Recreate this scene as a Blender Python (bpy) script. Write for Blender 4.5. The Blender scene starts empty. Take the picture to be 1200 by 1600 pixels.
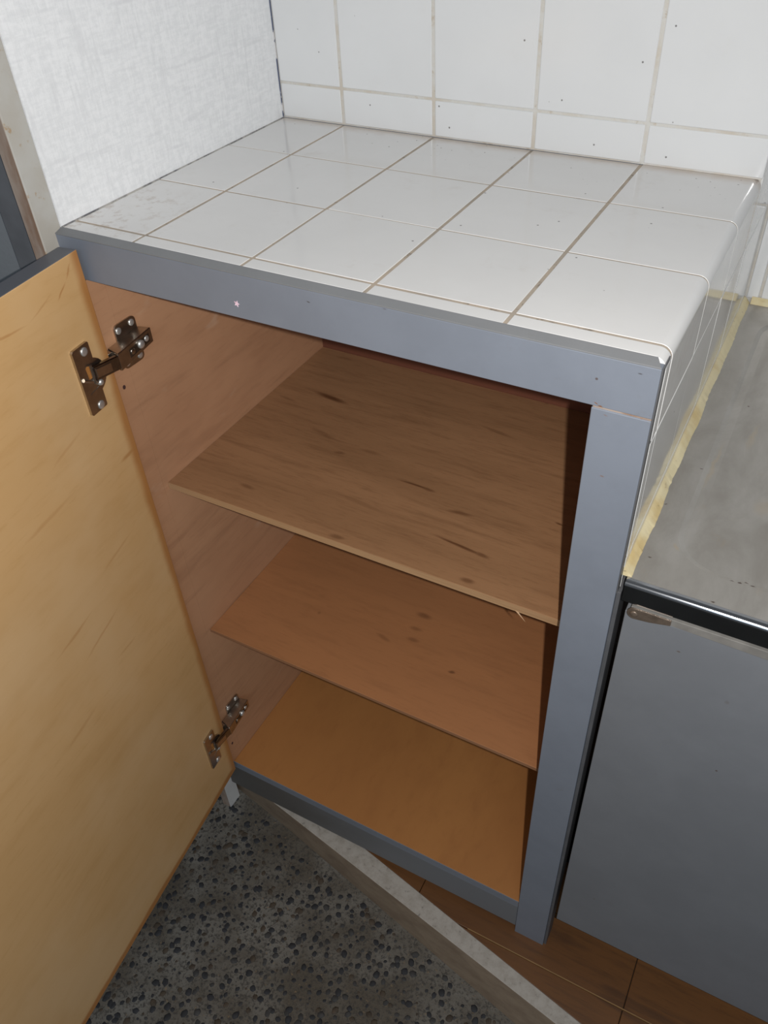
import bpy, bmesh, math, random
from mathutils import Vector, Matrix, noise
random.seed(7)
C = bpy.context.scene.collection
sc = bpy.context.scene

# ------------------------------------------------------------------ camera
cam_d = bpy.data.cameras.new('camera')
cam = bpy.data.objects.new('camera', cam_d); C.objects.link(cam)
RX = Vector((0.88582464, 0.4631221, -0.02885531))
UP = Vector((-0.28575745, 0.59345608, 0.7524311))
BK = Vector((0.36559183, -0.65827639, 0.65803861))
POS = Vector((0.50683338, -0.70205944, 1.17818149))
cam.matrix_world = Matrix(((RX.x, UP.x, BK.x, POS.x), (RX.y, UP.y, BK.y, POS.y), (RX.z, UP.z, BK.z, POS.z), (0, 0, 0, 1)))
cam_d.sensor_fit = 'HORIZONTAL'; cam_d.sensor_width = 36.0
cam_d.lens = 1268.40 / 1200 * 36.0
cam_d.shift_x = (600 - 633.09) / 1200; cam_d.shift_y = (791.74 - 800) / 1200
cam_d.clip_start = 0.02
sc.camera = cam

# ------------------------------------------------------------------ world, lights, exposure
w = bpy.data.worlds.new('world'); sc.world = w; w.use_nodes = True
bg = w.node_tree.nodes['Background']
bg.inputs[0].default_value = (0.90, 0.94, 1.0, 1); bg.inputs[1].default_value = 0.15

def lamp(name, kind, loc, target, energy, color, **kw):
    d = bpy.data.lights.new(name, kind); d.energy = energy; d.color = color
    for k, v in kw.items(): setattr(d, k, v)
    o = bpy.data.objects.new(name, d); C.objects.link(o); o.location = loc
    o.rotation_euler = (Vector(target) - Vector(loc)).to_track_quat('-Z', 'Y').to_euler()
    return o
# the camera's own flash, a few centimetres right of the lens
lamp('flash', 'SPOT', (0.5445, -0.700, 1.185), (0.20, -0.08, 0.70), 19.0, (1.0, 0.975, 0.945),
     spot_size=math.radians(122), spot_blend=0.35, shadow_soft_size=0.004)
# bluish area lamp added out of view, back right, to highlight the steel edge
lamp('added_blue_lamp', 'AREA', (1.25, -2.3, 2.0), (0.3, 0.0, 0.8), 12.5, (0.66, 0.83, 1.0), shape='RECTANGLE', size=1.6, size_y=0.7)

sc.view_settings.view_transform = 'Standard'; sc.view_settings.look = 'None'
sc.view_settings.gamma = 1.0; sc.view_settings.use_curve_mapping = False
sc.view_settings.exposure = 0.0

# ------------------------------------------------------------------ materials
def newmat(name):
    m = bpy.data.materials.new(name); m.use_nodes = True
    nt = m.node_tree; b = nt.nodes['Principled BSDF']
    return m, nt, b
def N(nt, t, **kw):
    n = nt.nodes.new(t)
    for k, v in kw.items():
        if k.startswith('i_'):
            key = k[2:]; key = int(key) if key.isdigit() else key.replace('_', ' ')
            n.inputs[key].default_value = v
        else: setattr(n, k, v)
    return n
def coords(nt, kind, scale, rot=(0, 0, 0)):
    if kind == 'world':
        g = N(nt, 'ShaderNodeNewGeometry'); src = g.outputs['Position']
    else:
        g = N(nt, 'ShaderNodeTexCoord'); src = g.outputs['Object']
    mp = N(nt, 'ShaderNodeMapping'); mp.inputs['Scale'].default_value = scale; mp.inputs['Rotation'].default_value = rot
    nt.links.new(src, mp.inputs['Vector']); return mp.outputs[0]
def nz(nt, vec, scale, detail=3, rough=0.55, dist=0.0):
    n = N(nt, 'ShaderNodeTexNoise', i_Scale=scale, i_Detail=detail, i_Roughness=rough, i_Distortion=dist)
    nt.links.new(vec, n.inputs['Vector']); return n.outputs['Fac']
def ramp(nt, fac, a, b, lo=0.0, hi=1.0):
    n = N(nt, 'ShaderNodeMapRange', i_1=a, i_2=b, i_3=lo, i_4=hi); n.interpolation_type = 'SMOOTHSTEP'
    nt.links.new(fac, n.inputs[0]); return n.outputs[0]
def mix(nt, fac, c1, c2, bt='MIX'):
    n = N(nt, 'ShaderNodeMix', data_type='RGBA', blend_type=bt)
    if isinstance(fac, (int, float)): n.inputs[0].default_value = fac
    else: nt.links.new(fac, n.inputs[0])
    for i, c in ((6, c1), (7, c2)):
        if isinstance(c, tuple): n.inputs[i].default_value = (*c[:3], 1)
        else: nt.links.new(c, n.inputs[i])
    return n.outputs[2]
def mth(nt, op, a, b=0.0):
    n = N(nt, 'ShaderNodeMath', operation=op)
    for i, v in enumerate((a, b)):
        if isinstance(v, (int, float)): n.inputs[i].default_value = v
        else: nt.links.new(v, n.inputs[i])
    return n.outputs[0]
def bump(nt, b, h, strength, dist):
    n = N(nt, 'ShaderNodeBump', i_Strength=strength, i_Distance=dist)
    nt.links.new(h, n.inputs['Height']); nt.links.new(n.outputs[0], b.inputs['Normal'])
def setc(nt, b, c): 
    if isinstance(c, tuple): b.inputs['Base Color'].default_value = (*c[:3], 1)
    else: nt.links.new(c, b.inputs['Base Color'])

def specks(nt, vec, scale, size, keep):
    v = N(nt, 'ShaderNodeTexVoronoi', i_Scale=scale); nt.links.new(vec, v.inputs['Vector'])
    d = ramp(nt, v.outputs['Distance'], size * 0.6, size, 1, 0)
    sp = N(nt, 'ShaderNodeSeparateColor'); nt.links.new(v.outputs['Color'], sp.inputs[0])
    k = mth(nt, 'GREATER_THAN', sp.outputs[0], 1 - keep)
    return mth(nt, 'MULTIPLY', d, k)

def tile_mat(name, base, rough, dirt, dirtcol):
    m, nt, b = newmat(name)
    v = coords(nt, 'world', (1, 1, 1))
    n1 = nz(nt, v, 9, 4); c = mix(nt, ramp(nt, n1, .3, .7), base, tuple(x * .965 for x in base))
    n2 = ramp(nt, nz(nt, v, 22, 6, .7), .56, .76, 0, dirt); c = mix(nt, n2, c, dirtcol)
    c = mix(nt, mth(nt, 'MULTIPLY', specks(nt, v, 85, .10, .10), .75), c, (.06, .05, .045))
    c = mix(nt, mth(nt, 'MULTIPLY', specks(nt, v, 34, .038, .12), .8), c, (.10, .08, .07))
    setc(nt, b, c); b.inputs['Roughness'].default_value = rough
    b.inputs['IOR'].default_value = 1.5
    if 'side' not in name: bump(nt, b, nz(nt, v, 26, 2), .10, .002)
    return m
M_tile = tile_mat('glazed_tile', (.72, .705, .685), .11, .14, (.42, .33, .25))
nt = M_tile.node_tree; b = nt.nodes['Principled BSDF']; c = b.inputs['Base Color'].links[0].from_socket
v = coords(nt, 'world', (1, 1, 1)); g_ = N(nt, 'ShaderNodeNewGeometry'); sp = N(nt, 'ShaderNodeSeparateXYZ'); nt.links.new(g_.outputs['Position'], sp.inputs[0])
yb_ = ramp(nt, sp.outputs[1], .02, .09, 0, 1)
c = mix(nt, mth(nt, 'MULTIPLY', mth(nt, 'MULTIPLY', specks(nt, v, 150, .15, .22), yb_), .7), c, (.12, .10, .09))
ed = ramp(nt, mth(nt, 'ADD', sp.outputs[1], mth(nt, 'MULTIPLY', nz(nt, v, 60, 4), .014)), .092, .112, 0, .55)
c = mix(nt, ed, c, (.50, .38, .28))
sx = ramp(nt, sp.outputs[0], -.055, .03, 1, 0); sy = ramp(nt, sp.outputs[1], -.17, -.10, 1, 0)
gm = mth(nt, 'MULTIPLY', mth(nt, 'MULTIPLY', sx, sy), ramp(nt, nz(nt, v, 75, 5, .7), .50, .66, 0, .55))
c = mix(nt, gm, c, (.42, .34, .28)); setc(nt, b, c)
M_tile2 = tile_mat('glazed_wall_tile', (.67, .67, .665), .17, .05, (.45, .38, .30))
M_tile_side = tile_mat('glazed_side_tile', (.66, .655, .64), .07, .04, (.45, .38, .30))

def grout_mat(name, a, bb, dark):
    m, nt, b = newmat(name); v = coords(nt, 'world', (1, 1, 1))
    c = mix(nt, ramp(nt, nz(nt, v, 30, 5, .7), .35, .65), a, bb)
    c = mix(nt, ramp(nt, nz(nt, v, 90, 4, .7), .58, .7, 0, .7), c, dark)
    setc(nt, b, c); b.inputs['Roughness'].default_value = .9
    return m
M_grout = grout_mat('counter_grout', (.47, .385, .30), (.38, .325, .265), (.17, .14, .11))
M_grout_w = grout_mat('wall_grout', (.58, .565, .53), (.53, .48, .41), (.42, .34, .25))

def simple(name, col, rough, metal=0.0, var=.08, vs=40, bmp=0):
    m, nt, b = newmat(name); v = coords(nt, 'world', (1, 1, 1))
    c = mix(nt, ramp(nt, nz(nt, v, vs, 4), .3, .7), tuple(x * (1 - var) for x in col), tuple(min(1, x * (1 + var)) for x in col))
    setc(nt, b, c); b.inputs['Roughness'].default_value = rough; b.inputs['Metallic'].default_value = metal
    if bmp: bump(nt, b, nz(nt, v, vs * 5, 3), bmp, .001)
    return m

# wallpaper: off-white, fine woven relief
M_paper, nt, b = newmat('woven_wallpaper')
va = coords(nt, 'world', (1, 1, .13)); vb = coords(nt, 'world', (1, .13, 1)); vw = coords(nt, 'world', (1, 1, 1))
h1 = nz(nt, va, 420, 3, .6); h2 = nz(nt, vb, 420, 3, .6); h3 = nz(nt, vw, 150, 4, .7)
h = mth(nt, 'ADD', mth(nt, 'ADD', h1, h2), mth(nt, 'MULTIPLY', h3, 1.3))
l1 = nz(nt, va, 130, 2); l2 = nz(nt, vb, 130, 2)
c = mix(nt, ramp(nt, h, 1.35, 1.95), (.75, .755, .76), (.83, .832, .835))
c = mix(nt, ramp(nt, l1, .60, .72, 0, .36), c, (.66, .66, .67))
c = mix(nt, ramp(nt, l2, .60, .72, 0, .36), c, (.66, .66, .67))
setc(nt, b, c); b.inputs['Roughness'].default_value = .85; bump(nt, b, h, .22, .0008)

# grey-blue gloss paint of frames and panels
def paint_mat(name, col, rough, stain=.35):
    m, nt, b = newmat(name); v = coords(nt, 'world', (1, 1, 1))
    c = mix(nt, ramp(nt, nz(nt, v, 14, 5, .65), .35, .7), col, tuple(x * 1.08 for x in col))
    c = mix(nt, ramp(nt, nz(nt, v, 35, 5, .7), .62, .8, 0, stain), c, (col[0] * .85, col[1] * .72, col[2] * .58))
    c = mix(nt, mth(nt, 'MULTIPLY', specks(nt, v, 45, .06, .18), .8), c, (.09, .06, .05))
    setc(nt, b, c); b.inputs['Roughness'].default_value = rough
    bump(nt, b, nz(nt, v, 60, 3), .15, .001)
    return m
M_paint = paint_mat('grey_blue_paint', (.184, .204, .242), .45)
M_paint2 = paint_mat('grey_laminate', (.168, .176, .190), .45, .2)
M_cap = paint_mat('neutral_grey_edging', (.185, .188, .192), .55)
M_sideedge = simple('dark_grey_side', (.10, .10, .105), .45, 0, .1)
M_toe, nt, b = newmat('grimy_grey_paint'); v = coords(nt, 'world', (.4, 1, 1))
sp = N(nt, 'ShaderNodeSeparateXYZ'); g_ = N(nt, 'ShaderNodeNewGeometry'); nt.links.new(g_.outputs['Position'], sp.inputs[0])
gr = ramp(nt, mth(nt, 'ADD', sp.outputs[0], mth(nt, 'MULTIPLY', nz(nt, v, 30, 4), .18)), .05, .38, .85, .15)
setc(nt, b, mix(nt, gr, (.180, .190, .205), (.085, .075, .062))); b.inputs['Roughness'].default_value = .6
M_door_edge = paint_mat('dark_grey_edge', (.11, .115, .13), .4)

def wood(name, c1, c2, pore, grain, streak=0.0, streak_thr=.66, rough=.55, kind='world', gs=1.0, streak_col=None, blotch=None):
    """grain: per-axis scales, small along the grain"""
    m, nt, b = newmat(name)
    v = coords(nt, kind, grain)
    wv = coords(nt, kind, (1, 1, 1))
    big = nz(nt, v, 5 * gs, 5, .6, .6)
    c = mix(nt, ramp(nt, big, .28, .72), c1, c2)
    fine = nz(nt, v, 55 * gs, 5, .65)
    c = mix(nt, ramp(nt, fine, .45, .75, 0, .45), c, pore)
    hair = nz(nt, v, 210 * gs, 3, .6)
    c = mix(nt, ramp(nt, hair, .52, .75, 0, .35), c, pore)
    if streak:
        s = nz(nt, v, 12 * gs, 4, .6, .35)
        s2 = nz(nt, wv, 9, 2)
        s = mth(nt, 'ADD', s, mth(nt, 'MULTIPLY', mth(nt, 'SUBTRACT', s2, .5), .35))
        c = mix(nt, ramp(nt, s, streak_thr, streak_thr + .09, 0, streak), c, streak_col or tuple(x * .45 for x in pore))
    if blotch:
        c = mix(nt, ramp(nt, nz(nt, wv, 5, 4, .6), .4, .7, 0, .6), c, blotch)
    setc(nt, b, c); b.inputs['Roughness'].default_value = rough
    bump(nt, b, fine, .12, .0006)
    return m, nt, b, c
def stains(nt, b, c, col, items, kind='world', wob=.004, axes='xy', wscale=(60, 60, 60)):
    """individual marks: (u0, v0, u1, v1, half width, strength) in metres on the surface"""
    base = coords(nt, kind, (1, 1, 1))
    n = N(nt, 'ShaderNodeTexNoise', i_Scale=1.0, i_Detail=3.0); nt.links.new(coords(nt, kind, wscale), n.inputs['Vector'])
    sub = N(nt, 'ShaderNodeVectorMath', operation='SUBTRACT'); nt.links.new(n.outputs['Color'], sub.inputs[0]); sub.inputs[1].default_value = (.5, .5, .5)
    sc_ = N(nt, 'ShaderNodeVectorMath', operation='SCALE'); nt.links.new(sub.outputs[0], sc_.inputs[0]); sc_.inputs['Scale'].default_value = wob
    ad = N(nt, 'ShaderNodeVectorMath', operation='ADD'); nt.links.new(base, ad.inputs[0]); nt.links.new(sc_.outputs[0], ad.inputs[1])
    acc = None
    for u0, v0, u1, v1, hw, st_ in items:
        L = max(math.hypot(u1 - u0, v1 - v0) / 2, .002); an = math.atan2(v1 - v0, u1 - u0); cu, cv = (u0 + u1) / 2, (v0 + v1) / 2
        mp = N(nt, 'ShaderNodeMapping', vector_type='TEXTURE')
        if axes == 'xy': mp.inputs['Location'].default_value = (cu, cv, 0); mp.inputs['Rotation'].default_value = (0, 0, an); mp.inputs['Scale'].default_value = (L, hw, 10)
        else: mp.inputs['Location'].default_value = (cu, 0, cv); mp.inputs['Rotation'].default_value = (0, -an, 0); mp.inputs['Scale'].default_value = (L, 10, hw)
        nt.links.new(ad.outputs[0], mp.inputs['Vector'])
        ln = N(nt, 'ShaderNodeVectorMath', operation='LENGTH'); nt.links.new(mp.outputs[0], ln.inputs[0])
        m_ = ramp(nt, ln.outputs['Value'], .25, 1.1, st_, 0)
        acc = m_ if acc is None else mth(nt, 'MAXIMUM', acc, m_)
    c = mix(nt, acc, c, col); setc(nt, b, c); return c
def restain(m, col, items, **kw):
    nt = m.node_tree; b = nt.nodes['Principled BSDF']; stains(nt, b, b.inputs['Base Color'].links[0].from_socket, col, items, **kw)
M_shelf1, nt, b, c = wood('luan_plywood', (.36, .190, .092), (.28, .145, .068), (.17, .080, .035), (.11, 1, 1), .45, .66, gs=2.2, streak_col=(.15, .065, .028))
stains(nt, b, c, (.085, .028, .008), [(-.0152, .0075, .0451, -.0006, .006, .85), (.1628, -.102, .2149, -.1047, .0022, .8), (.19, -.1035, .2149, -.1050, .003, .6), (.2345, -.1252, .268, -.1222, .003, .55), (.235, -.165, .3066, -.1722, .0020, .8),
    (.285, -.1700, .3066, -.1722, .003, .6), (.0094, -.184, .0364, -.1868, .004, .45), (.0735, -.0907, .092, -.0872, .003, .45), (.288, -.2091, .3069, -.2083, .004, .6), (.3427, -.094, .3543, -.0959, .0016, .8), (.1426, -.2121, .1636, -.2103, .004, .5), (.0991, .1100, .1078, .1081, .004, .8), (.2579, .1090, .2654, .1074, .004, .8), (.0984, -.0721, .132, -.0721, .004, .3), (-.05, -.02, -.02, -.022, .003, .3), (.02, -.06, .07, -.07, .004, .3), (.20, .03, .26, .02, .003, .35), (.10, -.15, .2, -.16, .004, .22)], wscale=(22, 160, 60), wob=.0045)
M_shelf2, nt, b, c = wood('luan_plywood_smooth', (.39, .170, .068), (.34, .148, .060), (.28, .12, .048), (.14, 1, 1), .45, .69, gs=1.4, streak_col=(.20, .08, .03))
stains(nt, b, c, (.14, .055, .022), [(.1663, -.074, .1936, -.0741, .006, .6), (.1698, -.0991, .1911, -.097, .004, .45), (.1752, -.1167, .1966, -.1154, .004, .5), (.1365, -.1263, .163, -.132, .004, .4), (.2461, -.1402, .2562, -.1395, .003, .8), (.05, -.13, .056, -.131, .003, .35)], wscale=(50, 110, 60))
M_bottom = wood('bottom_board_wood', (.41, .180, .052), (.36, .152, .044), (.32, .13, .038), (.6, .25, 1), .12, .66, gs=.7)[0]
M_side = wood('pale_plywood', (.50, .272, .150), (.44, .23, .125), (.34, .17, .09), (1, .16, 1), .28, .60, gs=1.0, streak_col=(.30, .15, .08), blotch=(.54, .30, .17))[0]
M_side_b = M_side; nt = M_side.node_tree; b = nt.nodes['Principled BSDF']; c = b.inputs['Base Color'].links[0].from_socket
vw_ = coords(nt, 'world', (1, .45, 1))
c = mix(nt, ramp(nt, nz(nt, vw_, 26, 3, .6), .66, .78, 0, .45), c, (.60, .42, .30))
c = mix(nt, ramp(nt, nz(nt, coords(nt, 'world', (1, .12, 1), (.35, 0, 0)), 60, 4, .6), .55, .75, 0, .5), c, (.32, .165, .09)); setc(nt, b, c)
M_back = wood('reddish_back_wood', (.16, .055, .03), (.13, .045, .025), (.10, .035, .02), (.2, 1, 1))[0]
M_edge = wood('plywood_edge', (.44, .27, .14), (.36, .20, .10), (.26, .14, .07), (.08, 1, 3), gs=2)[0]

# door inner face: pale yellow birch, a darker honey coloured margin along its edges
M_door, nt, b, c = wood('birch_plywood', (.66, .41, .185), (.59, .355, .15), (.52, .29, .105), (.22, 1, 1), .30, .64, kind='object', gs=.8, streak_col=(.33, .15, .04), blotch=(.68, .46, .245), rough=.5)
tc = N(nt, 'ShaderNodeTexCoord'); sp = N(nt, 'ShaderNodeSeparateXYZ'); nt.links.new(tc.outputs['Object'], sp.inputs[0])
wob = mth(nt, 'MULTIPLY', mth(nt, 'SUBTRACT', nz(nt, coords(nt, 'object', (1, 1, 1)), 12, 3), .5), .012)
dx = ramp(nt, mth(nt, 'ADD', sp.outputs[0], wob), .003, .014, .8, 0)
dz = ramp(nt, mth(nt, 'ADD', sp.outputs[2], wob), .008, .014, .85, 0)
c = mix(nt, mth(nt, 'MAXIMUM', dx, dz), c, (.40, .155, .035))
zd = lambda z: z - .086
stains(nt, b, c, (.45, .215, .070), [(.0300, zd(.690), .0010, zd(.6914), .0030, .75), (.0380, zd(.868), .0220, zd(.880), .0012, .8), (.0220, zd(.880), .0110, zd(.893), .0015, .7), (.1254, zd(.873), .0748, zd(.8672), .0014, .6), (.0748, zd(.8672), .040, zd(.878), .0012, .4),
    (.17, zd(.70), .09, zd(.705), .0030, .3), (.10, zd(.60), .04, zd(.612), .0020, .35), (.19, zd(.565), .12, zd(.575), .0020, .45), (.16, zd(.53), .09, zd(.548), .0018, .45), (.12, zd(.49), .08, zd(.492), .0018, .35), (.11, zd(.74), .06, zd(.752), .0022, .3), (.22, zd(.46), .16, zd(.47), .003, .3)], kind='object', axes='xz', wscale=(25, 50, 90), wob=.006)

M_steel, nt, b = newmat('stainless_steel')
v = coords(nt, 'world', (1, 1, 1))
c = mix(nt, ramp(nt, nz(nt, coords(nt, 'world', (1, .45, 1)), 22, 6, .62, .3), .32, .70), (.35, .325, .29), (.46, .435, .40))
c = mix(nt, ramp(nt, nz(nt, v, 30, 4, .7), .6, .75, 0, .3), c, (.42, .34, .24))
c = mix(nt, mth(nt, 'MULTIPLY', specks(nt, v, 70, .09, .12), .8), c, (.08, .04, .03))
setc(nt, b, c); b.inputs['Metallic'].default_value = .6
r = ramp(nt, nz(nt, coords(nt, 'world', (1, .3, 1)), 18, 4, .6, .2), .35, .7, .34, .46); nt.links.new(r, b.inputs['Roughness'])
bump(nt, b, nz(nt, v, 8, 2), .25, .004)
restain(M_paint, (.20, .085, .03), [(.4030, .8674, .4062, .8666, .0012, .9), (.4010, .8688, .4020, .8684, .0006, .9), (.418, .8662, .4385, .8648, .0004, .8), (.4085, .8612, .4095, .861, .0008, .4), (.413, .81, .4138, .81, .0009, .6)], axes='xz', wob=.0012, wscale=(400, 400, 400))
restain(M_paint, (.05, .04, .04), [(.4262, .8983, .4268, .8983, .0006, .7), (.1756, .8952, .1764, .8950, .0006, .9), (.2412, .9035, .2420, .9035, .0006, .5)], axes='xz', wob=.0006, wscale=(400, 400, 400))
restain(M_steel, (.06, .022, .012), [(.5215, -.2056, .5250, -.2052, .0014, .95), (.5305, -.2043, .5350, -.2036, .0012, .95), (.5268, -.2020, .5285, -.2022, .0008, .9), (.5170, -.2058, .5180, -.2058, .0007, .9), (.508, -.2348, .510, -.2346, .0011, .9), (.4535, -.2082, .4550, -.208, .0009, .8), (.4655, -.077, .4668, -.0767, .0009, .8), (.4492, -.139, .4502, -.138, .0009, .6)], wob=.0022, wscale=(500, 500, 500))
restain(M_steel, (.50, .40, .27), [(.468, -.190, .472, -.186, .005, .5), (.497, -.03, .500, .02, .004, .35), (.473, -.11, .476, -.02, .0025, .4), (.52, -.12, .53, -.09, .010, .3)], wob=.010, wscale=(90, 60, 90))
restain(M_paint2, (.10, .07, .05), [(.495, .6592, .4975, .659, .0010, .8), (.540, .62, .545, .62, .003, .25)], axes='xz', wob=.001, wscale=(400, 400, 400))
M_lip = simple('polished_steel', (.40, .41, .43), .13, 1.0, .05)
M_nickel = simple('hinge_nickel', (.50, .45, .39), .31, 1.0, .12, 90)
M_screw = simple('screw_steel', (.75, .75, .73), .38, .8, .1, 200)
M_link = simple('dark_steel', (.24, .24, .25), .2, 1.0, .1, 200)
M_slot = simple('slot_brown', (.10, .075, .055), .35, .8, .3, 200)
M_hole = simple('honey_wood_behind', (.36, .15, .035), .6, 0, .15, 200)
M_rust = simple('rusty_metal', (.20, .155, .12), .4, .6, .2, 120)
M_black = simple('dark_void', (.012, .011, .010), .8)
M_white = simple('white_jamb_paint', (.62, .62, .61), .5, 0, .04)

M_jamb, nt, b = newmat('stained_cream_paint'); v = coords(nt, 'world', (1, 1, 1))
c = mix(nt, ramp(nt, nz(nt, v, 25, 4), .35, .7), (.47, .455, .42), (.43, .40, .35))
c = mix(nt, ramp(nt, nz(nt, v, 75, 4, .65), .60, .70, 0, .75), c, (.36, .23, .11))
c = mix(nt, mth(nt, 'MULTIPLY', specks(nt, v, 110, .14, .12), .8), c, (.14, .07, .03))
setc(nt, b, c); b.inputs['Roughness'].default_value = .5
M_jamb2, nt, b = newmat('stained_bare_wood'); v = coords(nt, 'world', (1, 1, .3))
c = mix(nt, ramp(nt, nz(nt, v, 60, 4, .6), .35, .7), (.36, .29, .24), (.24, .15, .10)); setc(nt, b, c); b.inputs['Roughness'].default_value = .6
M_caulk, nt, b = newmat('yellowed_sealant'); v = coords(nt, 'world', (1, 1, 1))
c = mix(nt, ramp(nt, nz(nt, v, 30, 4), .4, .7), (.74, .64, .40), (.62, .47, .22)); 
c = mix(nt, ramp(nt, nz(nt, v, 120, 3), .66, .75, 0, .6), c, (.2, .16, .12)); setc(nt, b, c); b.inputs['Roughness'].default_value = .45
# broken dark line of the old sealant in the corner beside the wallpaper
M_gap, nt, b = newmat('dark_blue_gap'); v = coords(nt, 'world', (1, 1, 1))
c = mix(nt, ramp(nt, nz(nt, v, 55, 4, .7), .44, .54), (.60, .59, .58), (.08, .10, .16)); setc(nt, b, c); b.inputs['Roughness'].default_value = .8
M_gap2, nt, b = newmat('grimy_gap'); v = coords(nt, 'world', (1, 1, 1))
c = mix(nt, ramp(nt, nz(nt, v, 60, 4, .7), .38, .66), (.48, .46, .43), (.14, .14, .15)); setc(nt, b, c); b.inputs['Roughness'].default_value = .85

M_mortar, nt, b = newmat('dark_mortar'); v = coords(nt, 'world', (1, 1, 1))
c = mix(nt, ramp(nt, nz(nt, v, 11, 5, .6), .35, .7), (.080, .066, .048), (.165, .155, .135))
c = mix(nt, ramp(nt, nz(nt, v, 260, 4, .7), .48, .62, 0, .85), c, (.045, .040, .034))
c = mix(nt, ramp(nt, nz(nt, v, 170, 3, .7), .62, .72, 0, .7), c, (.22, .15, .08))
setc(nt, b, c); b.inputs['Roughness'].default_value = .75; bump(nt, b, nz(nt, v, 260, 4, .7), .5, .002)
PEB = [simple('pebble_black', (.020, .021, .024), .75, 0, .3, 120), simple('pebble_grey', (.036, .035, .034), .75, 0, .3, 120), simple('pebble_brown', (.055, .040, .026), .75, 0, .3, 120)]

M_plank, nt, b, c = wood('brown_floorboard', (.175, .072, .018), (.10, .038, .009), (.05, .02, .006), (.10, 1, 1), .5, .58, gs=1.6, rough=.5, streak_col=(.035, .014, .006))
M_beam, nt, b = newmat('worn_threshold_top'); v = coords(nt, 'world', (1, 1, 1))
c = mix(nt, ramp(nt, nz(nt, v, 60, 5, .7), .35, .7), (.40, .37, .33), (.31, .28, .24))
c = mix(nt, ramp(nt, nz(nt, v, 120, 4, .7), .60, .72, 0, .7), c, (.13, .12, .12)); setc(nt, b, c); b.inputs['Roughness'].default_value = .7
M_beam2, nt, b = newmat('worn_threshold_side'); v = coords(nt, 'world', (.2, 1, 1))
c = mix(nt, ramp(nt, nz(nt, v, 80, 5, .7), .35, .7), (.19, .145, .10), (.145, .105, .072)); setc(nt, b, c); b.inputs['Roughness'].default_value = .7
M_alu = simple('grey_metal_frame', (.115, .12, .13), .45, 0, .1)
M_pane, nt, b = newmat('frosted_glass'); v = coords(nt, 'world', (1, 1, 1))
setc(nt, b, (.20, .215, .23)); b.inputs['Roughness'].default_value = .3; bump(nt, b, nz(nt, v, 200, 2), .2, .001)
M_pink = simple('pink_sticker', (.95, .62, .72), .5, 0, .25, 900)

# ------------------------------------------------------------------ geometry helpers
def link(name, me, mat, parent=None, base=None, bevel=0, seg=2, smooth=False):
    o = bpy.data.objects.new(name, me); C.objects.link(o)
    if mat and not me.materials: me.materials.append(mat)
    if parent:
        o.parent = parent
        o.location = -world_loc(parent)
    if smooth: me.polygons.foreach_set('use_smooth', [True] * len(me.polygons))
    if bevel:
        md = o.modifiers.new('bevel', 'BEVEL'); md.width = bevel; md.segments = seg; md.limit_method = 'ANGLE'; md.angle_limit = math.radians(40)
    return o
def world_loc(o):
    v = Vector(o.location)
    while o.parent: o = o.parent; v = v + Vector(o.location)
    return v
def raw(name, vs, fs):
    me = bpy.data.meshes.new(name); me.from_pydata([tuple(v) for v in vs], [], fs); me.update()
    bm = bmesh.new(); bm.from_mesh(me); bmesh.ops.recalc_face_normals(bm, faces=bm.faces); bm.to_mesh(me); bm.free()
    return me
BF = [(0, 3, 2, 1), (4, 5, 6, 7), (0, 1, 5, 4), (1, 2, 6, 5), (2, 3, 7, 6), (3, 0, 4, 7)]
def bvs(x0, x1, y0, y1, z0, z1): return [(x0, y0, z0), (x1, y0, z0), (x1, y1, z0), (x0, y1, z0), (x0, y0, z1), (x1, y0, z1), (x1, y1, z1), (x0, y1, z1)]
def box(name, x0, x1, y0, y1, z0, z1, mat, parent=None, bevel=.0006, **kw):
    return link(name, raw(name, bvs(x0, x1, y0, y1, z0, z1), BF), mat, parent, bevel=bevel, **kw)
def prism(name, poly, axis, a0, a1, mat, parent=None, **kw):
    """poly in the two remaining axes (cyclic order kept), extruded along axis"""
    def P(u, v, a): return {'x': (a, u, v), 'y': (u, a, v), 'z': (u, v, a)}[axis]
    n = len(poly); vs = [P(u, v, a0) for u, v in poly] + [P(u, v, a1) for u, v in poly]
    fs = [tuple(range(n - 1, -1, -1)), tuple(range(n, 2 * n))] + [(i, (i + 1) % n, n + (i + 1) % n, n + i) for i in range(n)]
    return link(name, raw(name, vs, fs), mat, parent, **kw)
def thing(name, label, cat, loc, group=None):
    o = bpy.data.objects.new(name, None); C.objects.link(o); o.location = loc; o.empty_display_size = .05
    tag(o, label, cat, group); return o
def tag(o, label, cat, group=None):
    o['label'] = label; o['category'] = cat
    if group: o['group'] = group
def struct(o, label=None, cat=None):
    o['kind'] = 'structure'
    if label: o['label'] = label
    if cat: o['category'] = cat
    return o
def rrect(x0, x1, y0, y1, r, n=6):
    pts = []
    for cx, cy, a0 in ((x1 - r, y0 + r, -90), (x1 - r, y1 - r, 0), (x0 + r, y1 - r, 90), (x0 + r, y0 + r, 180)):
        for i in range(n + 1):
            a = math.radians(a0 + 90 * i / n); pts.append((cx + r * math.cos(a), cy + r * math.sin(a)))
    return pts

# ------------------------------------------------------------------ key dimensions (metres)
S = .11; ZT = .908; XL = -.0798; XR = .4405; YB = .1046; YF = -.2437; YFAR = .27; ZS = .715

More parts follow.
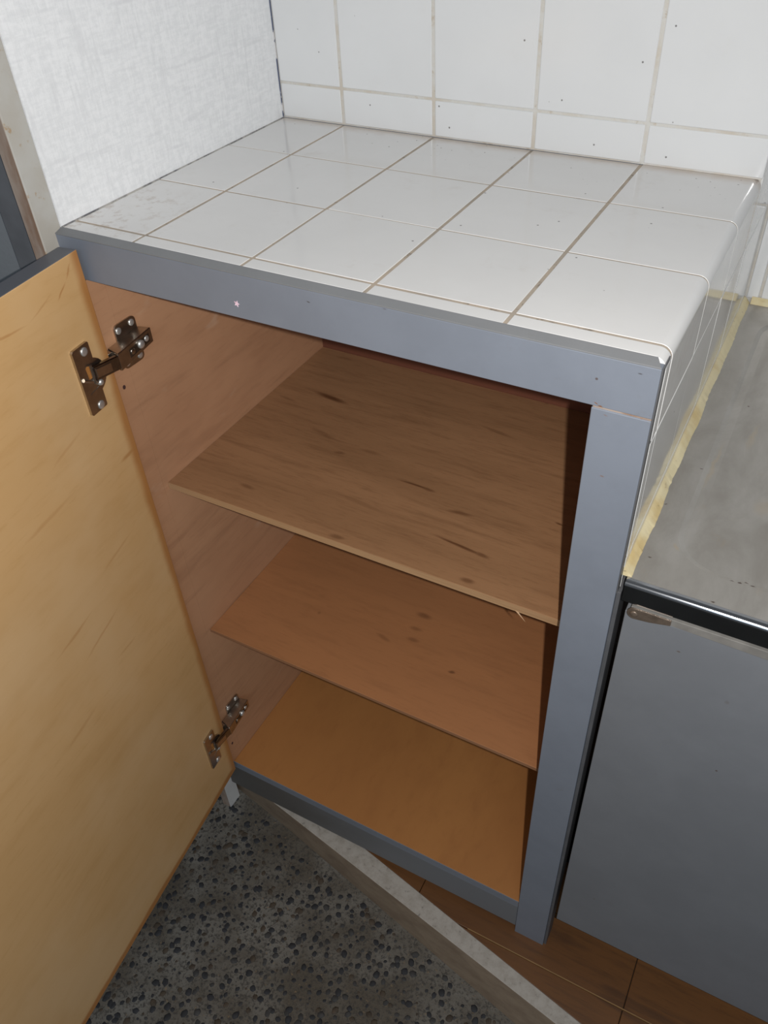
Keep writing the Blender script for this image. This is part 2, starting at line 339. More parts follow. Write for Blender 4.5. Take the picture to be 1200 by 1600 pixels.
# ================================================================== STRUCTURE
# --- lower floor of exposed aggregate
fl = struct(link('floor', raw('floor', bvs(-2.2, 2.6, -3.0, .30, -.10, -.036), BF), M_mortar), 'dark exposed aggregate floor of the lower entrance area', 'floor')
def peb_mesh(name, mat, seed):
    bm = bmesh.new(); bmesh.ops.create_icosphere(bm, subdivisions=2, radius=1)
    for v_ in bm.verts:
        k = 1 + .30 * noise.noise(v_.co * 1.3 + Vector((seed, 0, 0)))
        v_.co = Vector((v_.co.x * k, v_.co.y * k * .82, v_.co.z * .20 * k))
    me = bpy.data.meshes.new(name); bm.to_mesh(me); bm.free(); me.materials.append(mat)
    me.polygons.foreach_set('use_smooth', [True] * len(me.polygons)); return me
pmesh = [peb_mesh('pebble', PEB[(0, 0, 1, 0, 2, 1)[i]], i * 3.7) for i in range(6)]
stw = lambda x: -.2418 - .20 * (x - .0233)           # visible foot of the threshold
door_edge = lambda x, y: x > -.035 and y > -.62
pts = []
g = .0122; yy = -.98
while yy < -.235:
    xx = -.35
    while xx < .75:
        x = xx + random.uniform(-.42, .42) * g; y = yy + random.uniform(-.42, .42) * g
        if y < stw(x) - .022 and random.random() < .93: pts.append((x, y))
        xx += g
    yy += g
def dcam(p_): return (Vector((p_[0], p_[1], -.036)) - POS)
def inview(p_):
    d = dcam(p_); X = d.dot(RX) / -d.dot(BK); Y = d.dot(UP) / -d.dot(BK)
    u = 633 + 1268 * X; v_ = 792 - 1268 * Y
    if not (0 < u < 1210 and 1200 < v_ < 1606): return False
    return u > 363 - (v_ - 1210) * .585          # right of the open door's lower edge
vis = [q for q in pts if inview(q)]; rest = [q for q in pts if not inview(q)]
vis.sort(key=lambda q: dcam(q).length)
def rsize(): return random.choice((.0022, .0028, .0036, .0042, .0048, .0055))
for q in vis[:300]:
    o = bpy.data.objects.new('pebble', random.choice(pmesh)); C.objects.link(o); o.parent = fl
    s = rsize(); o.location = (q[0], q[1], -.0362); o.scale = (s, s, s); o.rotation_euler = (0, 0, random.uniform(0, 6.28))
def joined_pebbles(name, qs, mat, parent):
    vs, fs = [], []
    src = peb_mesh('tmp', mat, 11); sv = [v_.co.copy() for v_ in src.vertices]; sf = [tuple(p_.vertices) for p_ in src.polygons]
    for q in qs:
        s = rsize(); a = random.uniform(0, 6.28); ca, sa = math.cos(a), math.sin(a); b0 = len(vs)
        for co in sv: vs.append((q[0] + s * (co.x * ca - co.y * sa), q[1] + s * (co.x * sa + co.y * ca), -.0362 + s * co.z))
        fs += [tuple(i + b0 for i in f_) for f_ in sf]
    me = bpy.data.meshes.new(name); me.from_pydata(vs, [], fs); me.update()
    o = link(name, me, mat, parent, smooth=True); o['kind'] = 'stuff'; return o
others = vis[300:] + rest; random.shuffle(others); k = int(len(others) * .7)
joined_pebbles('small_pebbles', others[:k], PEB[0], fl); joined_pebbles('small_pebbles', others[k:], PEB[2], fl)

# --- raised wooden floor with boards
fw = struct(link('floor', raw('floor', [(-.30, -.135, -.034), (2.0, -.610, -.034), (2.0, .30, -.034), (-.30, .30, -.034), (-.30, -.135, -.006), (2.0, -.610, -.006), (2.0, .30, -.006), (-.30, .30, -.006)], BF), M_black),
            'raised floor of dark brown wooden boards under the cabinets', 'floor')
tu = lambda x: -.2432 - .207 * (x - .1934)           # far edge of the pale threshold top
def clip_board(x0, x1, y0, y1):
    """board rectangle clipped against the threshold line y > tu(x)"""
    poly = [(x0, y0), (x1, y0), (x1, y1), (x0, y1)]; out = []
    f = lambda q: q[1] - tu(q[0])
    for i in range(4):
        a, b_ = poly[i], poly[(i + 1) % 4]; fa, fb = f(a), f(b_)
        if fa >= 0: out.append(a)
        if (fa >= 0) != (fb >= 0):
            t = fa / (fa - fb); out.append((a[0] + t * (b_[0] - a[0]), a[1] + t * (b_[1] - a[1])))
    return out
rows = [(-.2700, -.1950, .558, .30), (-.3450, -.2706, .5575, .32), (-.4200, -.3456, .70, .3), (-.1944, -.1194, .42, .3), (-.495, -.4206, .9, .3)]
for ri, (y0, y1, xj, L) in enumerate(rows):
    x = xj - 3 * L
    while x < 1.6:
        pl = clip_board(x + .0004, x + L - .0004, y0, y1)
        if len(pl) >= 3 and x + L > -.1:
            prism('floorboard', pl, 'z', -.007, -.0002 * (ri % 2) - random.uniform(0, .0004), M_plank, fw, bevel=.0008)
        x += L
# pale seam strip that has come up between two boards
link('seam_filler', raw('seam_filler', [(.34, -.2706, -.003), (1.2, -.2706, -.003), (1.2, -.2694, -.003), (.34, -.2694, -.003), (.34, -.2706, .0008), (1.2, -.2706, .0008), (1.2, -.2694, .0008), (.34, -.2694, .0008)], BF), simple('seam_light_wood', (.26, .15, .06), .5), fw)

# --- slanting threshold beam: pale worn top and brown side
XB = [-.30, -.05, .0233, .1, .2177, .3243, .4776, .8, 1.9]
def tl(x): return -.2418 - .1790 * (x - .0233)
def bl(x): return tl(x) - .006 - max(0, x) * .035
vs = []
for x in XB: vs += [(x, tu(x) if x > .0 else tl(x) + .045, 0.0005), (x, tl(x), .0005), (x, bl(x), -.036), (x, tu(x) if x > 0 else tl(x) + .045, -.036)]
fs = [(0, 1, 2, 3), tuple(4 * (len(XB) - 1) + i for i in (3, 2, 1, 0))]
for i in range(len(XB) - 1):
    a = 4 * i; b_ = a + 4
    for j in range(4): fs.append((a + j, a + (j + 1) % 4, b_ + (j + 1) % 4, b_ + j))
me = raw('trim_1', vs, fs); me.materials.append(M_beam); me.materials.append(M_beam2)
for p_ in me.polygons:
    if p_.normal.y < -.5: p_.material_index = 1
struct(link('trim_1', me, None, bevel=.0008), 'slanting pale worn threshold strip between wooden and aggregate floor', 'threshold')

# --- left wall with wallpaper, front end capped by the jamb
wl = struct(box('wall_left', -.16, XL, -.236, YB - .0005, ZT - .004, 1.9, M_paper, bevel=0), 'white woven wallpaper wall left of the tiled counter', 'wall')
box('corner_gap', XL, XL + .0010, YB - .0012, YB - .0002, ZT + .001, 1.9, M_gap, wl, bevel=0)
box('base_gap', XL, XL + .0011, -.236, YB - .0012, ZT - .001, ZT + .0006, M_gap2, wl, bevel=0)
# --- jamb
jb = struct(box('trim_2', -.0955, -.0805, -.259, -.2362, -.036, 1.9, M_jamb, bevel=.001), 'stained cream painted door post beside the wallpaper', 'door post')
box('front_face', -.0953, -.0812, -.2594, -.2591, -.036, 1.9, M_jamb2, jb, bevel=0)['label'] = 'bare brown stained front of the post'
box('white_base', -.0952, -.0800, -.2592, -.2362, -.0359, .06, M_white, jb, bevel=0)['label'] = 'white painted foot of the post'
# --- sliding door / window left of the jamb
dr = struct(box('door_1', -.135, -.0957, -.2500, -.236, -.036, 1.9, M_alu, bevel=.001), 'dark grey metal framed sliding door with frosted pane', 'door')
box('pane', -.90, -.1352, -.2440, -.240, .06, 1.88, M_pane, dr, bevel=0)
box('door_rail', -.90, -.1352, -.2500, -.236, -.036, .0598, M_alu, dr, bevel=.001)

# --- tiles
def tile_piece(w_, h_, t=.006):
    bm = bmesh.new()
    vs_ = [bm.verts.new(c_) for c_ in bvs(0, w_, 0, h_, -t, 0)]
    for f_ in BF: bm.faces.new([vs_[i] for i in f_])
    me = bpy.data.meshes.new('tile'); bm.to_mesh(me); bm.free(); me.polygons.foreach_set('use_smooth', [True] * len(me.polygons)); return me
tcache = {}
def tile(parent, w_, h_, mat, M4, jit=.00025, bev=.0013):
    key = (round(w_, 4), round(h_, 4), mat.name)
    if key not in tcache:
        tcache[key] = tile_piece(w_, h_); tcache[key].materials.append(mat)
    o = bpy.data.objects.new('tile', tcache[key]); C.objects.link(o); o.parent = parent
    J = Matrix.Translation((0, 0, random.uniform(-jit, jit))) @ Matrix.Rotation(random.uniform(-.0015, .0015), 4, 'X') @ Matrix.Rotation(random.uniform(-.0015, .0015), 4, 'Y')
    o.matrix_basis = Matrix.Translation(-world_loc(parent)) @ M4 @ J
    md = o.modifiers.new('bevel', 'BEVEL'); md.width = bev; md.segments = 3; md.limit_method = 'ANGLE'
    o.modifiers.new('weighted_normal', 'WEIGHTED_NORMAL')
    return o
def frame4(o, ex, ey):
    ex = Vector(ex); ey = Vector(ey); ez = ex.cross(ey)
    return Matrix(((ex.x, ey.x, ez.x, o[0]), (ex.y, ey.y, ez.y, o[1]), (ex.z, ey.z, ez.z, o[2]), (0, 0, 0, 1)))
G = .0011    # half joint
colx = [XL, 0, S, 2 * S, 3 * S, XR]

# back wall (a solid pier whose right side is tiled too)
wb = struct(box('wall_back', XL, XR - .0012, YB + .0008, YFAR, ZT + .0002, 1.9, M_grout_w, bevel=0), 'white square tiled wall behind the counter', 'wall')
zr = [ZT + .0012, ZT + .0366] + [ZT + .0366 + S * i for i in range(1, 9)]
for i in range(5):
    for j in range(len(zr) - 1):
        x0 = colx[i] + (.001 if i == 0 else .0017); x1 = colx[i + 1] - (0 if i == 4 else .0017)
        z0 = zr[j] + (G if j else 0); z1 = zr[j + 1] - G
        tile(wb, x1 - x0, z1 - z0, M_tile2, frame4((x0, YB, z0), (1, 0, 0), (0, 0, 1)))
# far wall beside the sink
wf = struct(box('wall_right', XR - .0012, 1.6, YFAR + .0012, YFAR + .06, -.034, 1.9, M_grout_w, bevel=0), 'white tiled wall behind the steel sink top', 'wall')
zf = [.717, .827] + [.827 + S * i for i in range(1, 9)]
for i in range(7):
    for j in range(len(zf) - 1):
        x0 = XR + .016 + S * (i - 1) if i else XR + .0015; x1 = XR + .016 + S * i
        tile(wf, x1 - .0028 - (x0 if i else x0 - .0014), zf[j + 1] - zf[j] - 2 * G, M_tile2, frame4((x0 + (.0014 if i else 0), YFAR, zf[j] + G), (1, 0, 0), (0, 0, 1)))

# ================================================================== TILED COUNTER
ct = thing('tiled_countertop', 'white square tiled countertop with rounded right edge and brown grout on the open cabinet', 'countertop', (.18, -.07, .875))
gp = [(XL + .0003, ZT - .012), (XL + .0003, ZT - .0004)]
for i in range(7):
    a = math.radians(90 - 90 * i / 6); gp.append((XR - .0088 + 0.0084 * math.cos(a), ZT - .0088 + .0084 * math.sin(a)))
gp.append((XR - .0008, ZT - .012))
prism('grout_bed', gp, 'y', -.2350, YB + .0002, M_grout, ct)
box('grout_bed', XR - .03, XR - .0016, -.2352, YB - .0005, .700, ZT - .0121, M_grout_w, ct, bevel=0)['label'] = 'paler grout under the side tiles'
rowy = [YB, 0, -S, -2 * S, -.2352]
def bull_tile(y0, y1):
    """top tile whose right edge rolls over and runs down the side to z .842"""
    r = .0088; x0 = 3 * S + .0015; t = .006; zb = .8435; out, inn = [(x0, ZT)], [(x0, ZT - t)]
    for i in range(9):
        a = math.radians(90 - 90 * i / 8); out.append((XR - r + r * math.cos(a), ZT - r + r * math.sin(a)))
        inn.append((XR - r + (r - t) * math.cos(a), ZT - r + (r - t) * math.sin(a)))
    out.append((XR, zb)); inn.append((XR - t, zb)); n = len(out)
    vs = [(x, y, z) for y in (y0, y1) for x, z in out + inn]; m2 = 2 * n; fs = []
    for i in range(n - 1):
        fs += [(i, i + 1, m2 + i + 1, m2 + i), (n + i, n + i + 1, m2 + n + i + 1, m2 + n + i), (i, i + 1, n + i + 1, n + i), (m2 + i, m2 + i + 1, m2 + n + i + 1, m2 + n + i)]
    fs += [(0, n, m2 + n, m2), (n - 1, 2 * n - 1, m2 + 2 * n - 1, m2 + n - 1)]
    o = link('tile', raw('tile', vs, fs), M_tile, ct, bevel=.0005, seg=2, smooth=True)
    o.modifiers.new('weighted_normal', 'WEIGHTED_NORMAL')
    return o
for j in range(4):
    ya = rowy[j + 1] + (0 if j == 3 else .0016 if j == 2 else .0010); yb = rowy[j] - (.0006 if j == 0 else .0012 if j == 3 else .0010)
    for i in range(4):
        x0 = colx[i] + (.0016 if i == 0 else .0015); x1 = colx[i + 1] - .0015
        tile(ct, x1 - x0, yb - ya, M_tile, frame4((x0, ya, ZT), (1, 0, 0), (0, 1, 0)), bev=.0005)
    bull_tile(ya, yb + (.0060 if j == 0 else 0))
# tiles below the rolled edge, down to the sink top
yj = [-.2352, -2 * S, -S, 0, YB + .0062]
for j in range(4):
    for z0, z1 in ((.7335, .8410), (.700, .7318)):
        ya = yj[j] + (.0007 if j else 0); yb = yj[j + 1] - .0007
        tile(ct, yb - ya, z1 - z0, M_tile_side, frame4((XR, ya, z0), (0, 1, 0), (0, 0, 1)), jit=.0001, bev=.0004)
# pier side tiles
for y0, y1 in ((YB + .0062, 2 * S), (2 * S, YFAR)):
    for z0, z1 in [(.700, .7318), (.7335, .8410)] + [(.8426 + S * i, .8410 + S * (i + 1)) for i in range(9)]:
        tile(wb, y1 - y0 - .0014, z1 - z0, M_tile_side, frame4((XR, y0 + .0007, z0), (0, 1, 0), (0, 0, 1)), jit=.0001, bev=.0004)
box('side_grout', XR - .02, XR - .0016, YB + .0062, YFAR, .700, ZT, M_grout_w, wb, bevel=0)

# ================================================================== CABINET
cb = thing('kitchen_cabinet', 'open grey framed base cabinet with plywood shelves and its wooden door swung out', 'cabinet', (.18, -.07, 0))
XI0, XI1 = -.061, .405          # interior
box('side_panel', XI0 - .018, XI0, -.2240, .1115, .0, .8955, M_side, cb, bevel=0)
box('front_edging', XI0 - .018, XI0, -.2436, -.2242, .0760, .8655, M_side, cb, bevel=0)
box('side_panel', XI1, XI1 + .0045, -.2240, .1115, .0, .8955, M_side, cb, bevel=0)
box('back_panel', XI0 + .0003, XI1 - .0003, .1062, .1115, .072, .8955, M_back, cb, bevel=0)
box('top_panel', XI0 + .0003, XI1 - .0003, -.2230, .1059, .886, .8955, M_side, cb, bevel=0)
box('bottom_board', XI0 + .0003, XI1 - .0003, -.2425, .1059, .076, .090, M_bottom, cb, bevel=.0005)
def shelf(z1, t, y0, mt, me_):
    o = box('shelf', XI0 + .0003, XI1 - .0003, y0, .1059, z1 - t, z1, mt, cb, bevel=.0004)
    return o
s1 = shelf(.616, .0085, -.217, M_shelf1, M_edge)
s2 = shelf(.368, .0050, -.217, M_shelf2, M_edge)
# raw sawn front edge as a sub-part
e1 = box('sawn_edge', XI0 + .0004, XI1 - .0004, -.2174, -.2171, .6078, .6157, M_edge, s1, bevel=0); e1['label'] = 'paler sawn plywood edge'
e2 = box('sawn_edge', XI0 + .0004, XI1 - .0004, -.2174, -.2171, .3632, .3677, wood('plywood_edge_brown', (.32, .16, .08), (.26, .12, .06), (.2, .09, .04), (.08, 1, 3), gs=2)[0], s2, bevel=0)
# a splinter hanging from the upper shelf edge
link('splinter', raw('splinter', [(.350, -.2176, .6085), (.3512, -.2176, .6085), (.362, -.221, .602), (.3508, -.2165, .6095)], [(0, 1, 2), (0, 2, 3), (1, 3, 2), (0, 3, 1)]), M_edge, s1)
# face frame
XS0 = .3985; XFR = .4392
rail = prism('top_rail', [(YF, .8665), (YF, .9043), (-.2356, .9043), (-.2356, .8935), (-.2242, .8935), (-.2242, .8665)], 'x', -.0812, XFR, M_paint, cb, bevel=.0005)
link('rail_cap', raw('rail_cap', [(-.0812, YF - .0002, .9045), (XFR - .0003, YF - .0002, .9045), (XFR - .0050, -.2353, .9045), (-.0812, -.2353, .9045),
    (-.0812, YF - .0002, .9055), (XFR - .0003, YF - .0002, .9055), (XFR - .0050, -.2353, .9080), (-.0812, -.2353, .9080)], BF), M_cap, cb, bevel=.0002)
box('frame_side', XFR + .0001, XFR + .0009, YF + .0004, -.2243, .700, .9042, M_sideedge, cb, bevel=0)
box('frame_side', XFR + .0001, XFR + .0036, YF + .0030, -.2150, .0, .6990, M_sideedge, cb, bevel=.0004)
box('stile', XS0, XFR, YF, -.2242, -.0005, .8650, M_paint, cb, bevel=.0008)
box('toe_rail', XI0 - .0178, XS0 - .0003, YF + .0004, -.2242, .018, .0755, M_toe, cb, bevel=.0008)
box('toe_rail_cap', XI0 - .0002, XS0 - .0003, YF + .0002, YF + .0010, .0757, .0900, M_paint, cb, bevel=0)
box('joint_filler', XS0 + .001, XFR - .0002, YF + .0008, -.2245, .8650, .8665, M_jamb2, cb, bevel=0)
# screw hole plugs seen on the left panel
for y_, z_ in ((-.2368, .7511), (-.2357, .1282)):
    prism('screw_hole', [(y_ + .0019 * math.cos(a * .785), z_ + .0024 * math.sin(a * .785)) for a in range(8)], 'x', XI0 - .0005, XI0 + .0003, simple('hole_dark', (.07, .03, .025), .8), cb)
# tiny pink and white remains of a sticker
st = []
for k_ in range(5):
    a = k_ * 1.2566; st.append((.1065 + .0028 * math.cos(a), .8790 + .0030 * math.sin(a))); st.append((.1065 + .0013 * math.cos(a + .63), .8790 + .0013 * math.sin(a + .63)))
stk = prism('sticker_scrap', st, 'y', YF - .0003, YF, M_pink, cb); stk['label'] = 'tiny torn pink sticker scrap'

# door: local frame x along the door from its hinge edge, y = outward face, z up
dj = Vector((-.0524, -.2500, .0860)); dth = -1.45000703
DW, DH, DT = .495, .8125, .0185
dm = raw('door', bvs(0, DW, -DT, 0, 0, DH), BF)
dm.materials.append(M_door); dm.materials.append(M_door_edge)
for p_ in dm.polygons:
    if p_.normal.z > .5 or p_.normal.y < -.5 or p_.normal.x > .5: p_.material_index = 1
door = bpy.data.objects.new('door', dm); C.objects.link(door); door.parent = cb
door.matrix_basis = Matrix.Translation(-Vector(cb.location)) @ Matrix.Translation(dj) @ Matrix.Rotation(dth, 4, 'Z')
md = door.modifiers.new('bevel', 'BEVEL'); md.width = .0008; md.segments = 2; md.limit_method = 'ANGLE'
door['label'] = 'door with pale birch plywood inner face'

# concealed hinge (upper one modelled, lower one copied)
ex = Vector((math.cos(dth), math.sin(dth), 0)); en = Vector((-ex.y, ex.x, 0))    # along the door, out of its inner face
ZC = .7905
def dpt(a, n_, z): q = dj + ex * a + en * n_; return (q.x, q.y, z)
def dprism(name, poly, n0, n1, mat, parent, **kw):      # poly in (along, z) on the door face
    n = len(poly); vs = [dpt(a, n0, z) for a, z in poly] + [dpt(a, n1, z) for a, z in poly]
    fs = [tuple(range(n - 1, -1, -1)), tuple(range(n, 2 * n))] + [(i, (i + 1) % n, n + (i + 1) % n, n + i) for i in range(n)]
    return link(name, raw(name, vs, fs), mat, parent, **kw)
hg = link('hinge', raw('hinge', *(lambda P: ([(XI0 + .0002, u, v) for u, v in P] + [(XI0 + .0022, u, v) for u, v in P],
      [tuple(range(len(P) - 1, -1, -1)), tuple(range(len(P), 2 * len(P)))] + [(i, (i + 1) % len(P), len(P) + (i + 1) % len(P), len(P) + i) for i in range(len(P))]))(
      rrect(-.2305, -.2025, ZC - .0235, ZC + .0235, .005, 4))), M_nickel, cb, bevel=.0004)
hg['label'] = 'nickel plated concealed hinge'
# arm: tapering channel, its slotted face towards the opening
def hexa(name, A, mat, parent, **kw): return link(name, raw(name, A, BF), mat, parent, **kw)
af, ar = -.2485, -.1985; xf, xr = XI0 + .0185, XI0 + .0150; x0_ = XI0 + .0024
zfc, zrc, hf, hr = ZC - .0010, ZC + .0030, .0090, .0076
hexa('hinge_arm', [(x0_, af + .004, zfc - hf), (xf, af, zfc - hf), (xr, ar, zrc - hr), (x0_, ar - .003, zrc - hr), (x0_, af + .004, zfc + hf), (xf, af, zfc + hf), (xr, ar, zrc + hr), (x0_, ar - .003, zrc + hr)], M_nickel, hg, bevel=.0008)
prism('arm_notch', [(x0_, af + .0045), (x0_, af - .003), (x0_ + .0022, af - .0055), (x0_ + .0032, af - .0030), (x0_ + .0050, af - .0048), (x0_ + .0066, af - .0020), (x0_ + .0066, af + .0035)], 'z', ZC - .0065, ZC + .0068, M_nickel, hg, bevel=.0003)
def armx(y): return xf + (xr - xf) * (y - af) / (ar - af)
def armz(y): return zfc + (zrc - zfc) * (y - af) / (ar - af)
sl = [(armx(y), y, armz(y) + dz) for y, dz in ((-.2330, -.0044), (-.2030, -.0044), (-.2030, .0040), (-.2330, .0040))]
hexa('arm_slot', [(sl[0][0] - .0004, *sl[0][1:]), (sl[0][0] + .00018, *sl[0][1:]), (sl[1][0] + .00018, *sl[1][1:]), (sl[1][0] - .0004, *sl[1][1:]), (sl[3][0] - .0004, *sl[3][1:]), (sl[3][0] + .00018, *sl[3][1:]), (sl[2][0] + .00018, *sl[2][1:]), (sl[2][0] - .0004, *sl[2][1:])], M_slot, hg)
def dome(name, c_, axis, r, h_, mat, parent, n=14):
    axis = Vector(axis).normalized(); t1 = axis.orthogonal().normalized(); t2 = axis.cross(t1); vs = []; fs = []
    rings = [(1, 0), (1, .45), (.8, .8), (.45, .98)]
    for rr, hh in rings:
        for i in range(n):
            a = 2 * math.pi * i / n; vs.append(Vector(c_) + t1 * (r * rr * math.cos(a)) + t2 * (r * rr * math.sin(a)) + axis * (h_ * hh))
    for k_ in range(len(rings) - 1):
        for i in range(n): fs.append((k_ * n + i, k_ * n + (i + 1) % n, (k_ + 1) * n + (i + 1) % n, (k_ + 1) * n + i))
    fs.append(tuple(range(3 * n, 4 * n))); fs.append(tuple(range(n - 1, -1, -1)))
    return link(name, raw(name, vs, fs), mat, parent, smooth=True)
dome('screw', (armx(-.2170) + .0002, -.2170, armz(-.217) + .0006), (1, 0, 0), .0042, .0030, M_screw, hg)
dome('screw', (armx(-.2075) + .0002, -.2075, armz(-.2075) + .0008), (1, 0, 0), .0030, .0012, M_screw, hg)
dome('screw', (armx(-.2290) + .0002, -.2290, armz(-.229) + .0002), (1, 0, 0), .0030, .0012, M_nickel, hg)
for y_, z_ in ((-.2085, .0178), (-.2262, .0172), (-.2085, -.0178), (-.2262, -.0172)):
    dome('screw', (XI0 + .0022, y_, ZC + z_), (1, 0, 0), .0034, .0014, M_screw, hg)
# cup plate on the door
wing = [(.0235, -.0335), (.0432, -.0335), (.0448, -.0320), (.0448, .0320), (.0432, .0335), (.0240, .0335), (.0228, .0322), (.0228, .0163)]
for i in range(13):
    t = math.radians(111 + 138 * i / 12); wing.append((.0290 + .0175 * math.cos(t), .0175 * math.sin(t)))
wing += [(.0228, -.0163), (.0228, -.0322)]
dprism('cup_plate', [(a, ZC + z) for a, z in wing], .0001, .0027, M_nickel, hg, bevel=.0011, seg=3)
dprism('cup_opening', [(.0290, ZC - .0005), (.0345, ZC + .0005), (.0352, ZC + .0115), (.0335, ZC + .0130), (.0295, ZC + .0115)], .0027, .00285, M_hole, hg)
def rod(name, A, B_, r, mat, parent, n=10):
    A, B_ = Vector(A), Vector(B_); ax = (B_ - A).normalized(); t1 = ax.orthogonal().normalized(); t2 = ax.cross(t1)
    vs = [P + t1 * r * math.cos(6.2832 * i / n) + t2 * r * math.sin(6.2832 * i / n) for P in (A, B_) for i in range(n)]
    fs = [tuple(range(n - 1, -1, -1)), tuple(range(n, 2 * n))] + [(i, (i + 1) % n, n + (i + 1) % n, n + i) for i in range(n)]
    o = link(name, raw(name, vs, fs), mat, parent); return o
rod('cup_pivot', dpt(.0420, .0028, ZC + .0035), dpt(.0248, .0032, ZC - .0075), .0017, M_nickel, hg)
dome('cup_pivot_end', dpt(.0240, .0030, ZC - .0082), en, .0032, .0034, M_screw, hg)
rod('plate_crease', dpt(.0385, .0024, ZC - .0135), dpt(.0262, .0026, ZC - .0118), .0007, M_nickel, hg)
for z_ in (.0268, -.0290): dome('screw', dpt(.0305, .0027, ZC + z_), en, .0042, .0013, M_screw, hg)
# link between cup and arm (it drops slightly towards the arm), with an oval dimple
pa = Vector(dpt(.0300, .0030, ZC + .0042)); pb = Vector((xf - .0014, af + .003, ZC - .0010)); dd = pb - pa; dd.z = 0; dd.normalize(); nn2 = Vector((dd.y, -dd.x, 0))
if nn2.x < 0: nn2 = -nn2
def bar(name, A, B_, nout, nin, h, mat, **kw):
    zz = Vector((0, 0, h)); o0 = nn2 * nout[0]; o1 = nn2 * nout[1]; i0 = nn2 * nin[0]; i1 = nn2 * nin[1]
    return hexa(name, [A + i0 - zz, B_ + i1 - zz, B_ + o1 - zz, A + o0 - zz, A + i0 + zz, B_ + i1 + zz, B_ + o1 + zz, A + o0 + zz], mat, hg, **kw)
bar('hinge_link', pa, pb, (.0038, .0012), (-.0008, -.0035), .0072, M_link, bevel=.0009)
bar('link_dimple', pa.lerp(pb, .06), pa.lerp(pb, .62), (.0041, .0028), (.0030, .0015), .0046, M_nickel, bevel=.0010)
rod('link_pin', pa + nn2 * .0012 - Vector((0, 0, .0092)), pa + nn2 * .0012 + Vector((0, 0, .0088)), .0016, M_nickel, hg)
h2 = hg.copy(); C.objects.link(h2); h2.parent = cb; h2.location = h2.location + Vector((0, 0, -.6015))
for ch in list(hg.children):
    c2 = ch.copy(); C.objects.link(c2); c2.parent = h2

# ================================================================== SINK UNIT
su = thing('sink_cabinet', 'flat grey laminate cabinet front under the stainless steel top', 'cabinet', (.8, -.1, 0))
X0 = .4492
box('front_panel', X0, 1.20, YF, YF + .018, .098, .6850, M_paint2, su, bevel=.0008)
box('side_panel', X0 + .0005, X0 + .016, YF + .0182, .255, .0995, .6880, simple('unit_side_dark', (.05, .05, .05), .6), su, bevel=0)
box('toe_board', X0 + .003, 1.20, -.150, -.138, .0, .0985, simple('toe_dark', (.10, .06, .035), .6), su, bevel=0)
box('bottom_panel', X0 + .0165, 1.20, YF + .0182, .25, .0995, .112, M_black, su, bevel=0)
prism('filler_strip', [(X0 + .004, .6862), (X0 + .012, .6862), (1.2, .6680), (1.2, .6925), (X0 + .004, .6925)], 'y', YF - .0010, YF + .012, simple('filler_beige_grey', (.20, .19, .175), .45, 0, .12, 60), su, bevel=.0004)
br = [(X0 + .0075 + .0058 * math.cos(math.radians(a)), .6872 + .0058 * math.sin(math.radians(a))) for a in range(90, 300, 15)] + [(X0 + .020, .6830), (X0 + .036, .6870), (X0 + .036, .6925)]
bk = prism('corner_clip', br, 'y', YF - .0028, YF - .0012, M_rust, su, bevel=.0004); bk['label'] = 'rusty clip under the steel edge'
dome('clip_rivet', (X0 + .0075, YF - .0028, .6872), (0, -1, 0), .0032, .0012, M_rust, su)

sk = thing('steel_sink_top', 'worn stainless steel sink top with rounded front edge beside the tiles', 'worktop', (.8, 0, .69))
XS = .4445; XE = 1.2
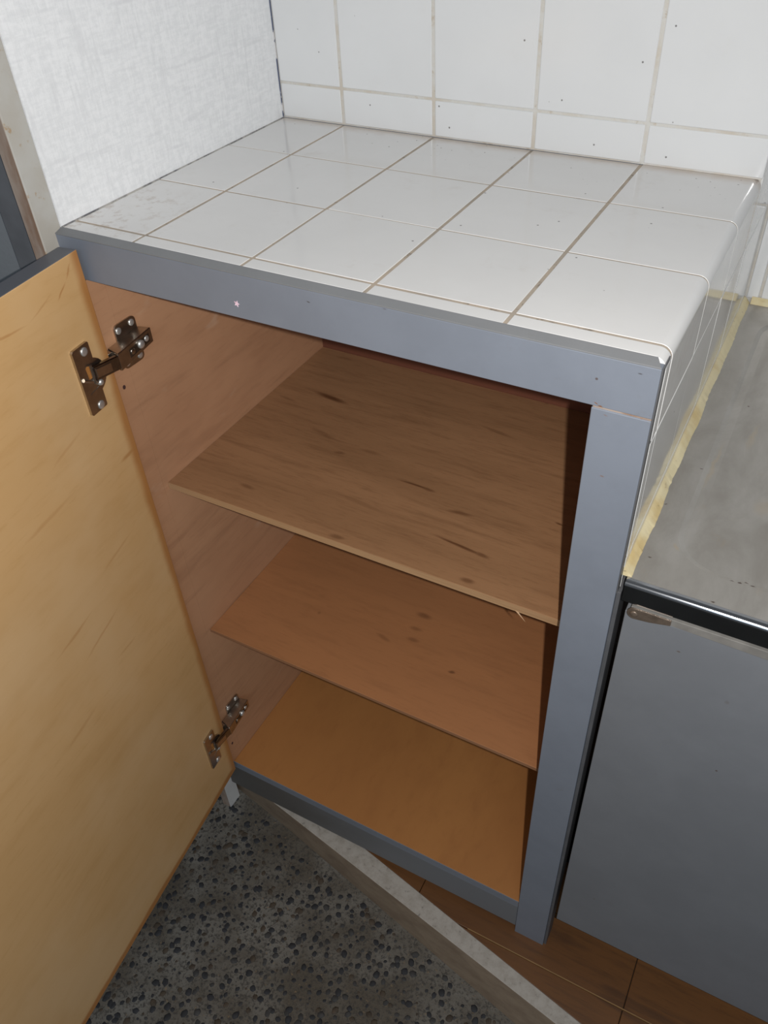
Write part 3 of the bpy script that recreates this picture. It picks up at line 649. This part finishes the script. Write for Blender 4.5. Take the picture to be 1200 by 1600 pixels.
# plate with a shallow pressed drainer: nested rounded loops
loops = [(rrect(XS, XE, YF + .0068, YFAR - .006, .0008, 6), ZS), (rrect(.468, XE - .02, -.2070, .235, .040, 6), ZS), (rrect(.4725, XE - .025, -.2020, .230, .037, 6), ZS - .0016), (rrect(.480, XE - .032, -.195, .222, .032, 6), ZS - .0020)]
vs, fs = [], []
for lp_, z_ in loops: vs += [(x, y, z_) for x, y in lp_]
n = len(loops[0][0])
for k_ in range(3):
    for i in range(n): fs.append((k_ * n + i, k_ * n + (i + 1) % n, (k_ + 1) * n + (i + 1) % n, (k_ + 1) * n + i))
fs.append(tuple(range(3 * n, 4 * n)))
b0 = len(vs); vs += [(x, y, ZS - .012) for x, y in loops[0][0]]
for i in range(n): fs.append((i, (i + 1) % n, b0 + (i + 1) % n, b0 + i))
fs.append(tuple(range(b0, b0 + n)))
pl = link('pressed_plate', raw('pressed_plate', vs, fs), M_steel, sk)
r = .0046; prof = [(YF + .0066, ZS)]
for i in range(17):
    a = math.radians(90 + 90 * i / 16); prof.append((YF + .002 + r + r * math.cos(a) - .002, ZS - r + r * math.sin(a)))
prof += [(YF, ZS - r - .0004), (YF, .6952), (YF, .6948), (YF + .0012, .6936), (YF + .004, .6932), (YF + .0066, .6960)]; prof.insert(1, (YF + .0060, ZS))
lpo = prism('rolled_front_edge', prof, 'x', XS, XE, M_lip, sk); 
for p_ in lpo.data.polygons: p_.use_smooth = False
# yellowed sealant beads
def bead(name, pts_, w_, h_, side):
    vs, fs = [], []; n_ = len(pts_)
    for k_, (x, y) in enumerate(pts_):
        wj = w_ * (1 + .30 * noise.noise(Vector((k_ * .06, 2, 0))) + .09 * noise.noise(Vector((k_ * .45, 5, 0))) + .05 * noise.noise(Vector((k_ * 1.4, 3, 0)))); hj = h_ * (1 + .25 * noise.noise(Vector((k_ * .07, 8, 0))))
        sx, sy = side
        for u, v_ in ((0, -.0006), (0, hj), (.45 * wj, .62 * hj), (wj, .0004), (wj, -.0006)): vs.append((x + sx * u, y + sy * u, ZS + v_))
    for i in range(n_ - 1):
        for j in range(5): fs.append((5 * i + j, 5 * i + (j + 1) % 5, 5 * i + 5 + (j + 1) % 5, 5 * i + 5 + j))
    fs += [(0, 1, 2, 3, 4), tuple(5 * (n_ - 1) + j for j in (4, 3, 2, 1, 0))]
    return link(name, raw(name, vs, fs), M_caulk, sk, smooth=False)
bead('sealant_bead', [(XR - .0002, -.236 + .5 * i / 160) for i in range(161)], .0072, .0075, (1, 0))
bead('sealant_bead', [(XR + .008 + .7 * i / 60, YFAR - .0005) for i in range(61)], .008, .006, (0, -1))
print('visible pebbles', len(vis), 'others', len(others))
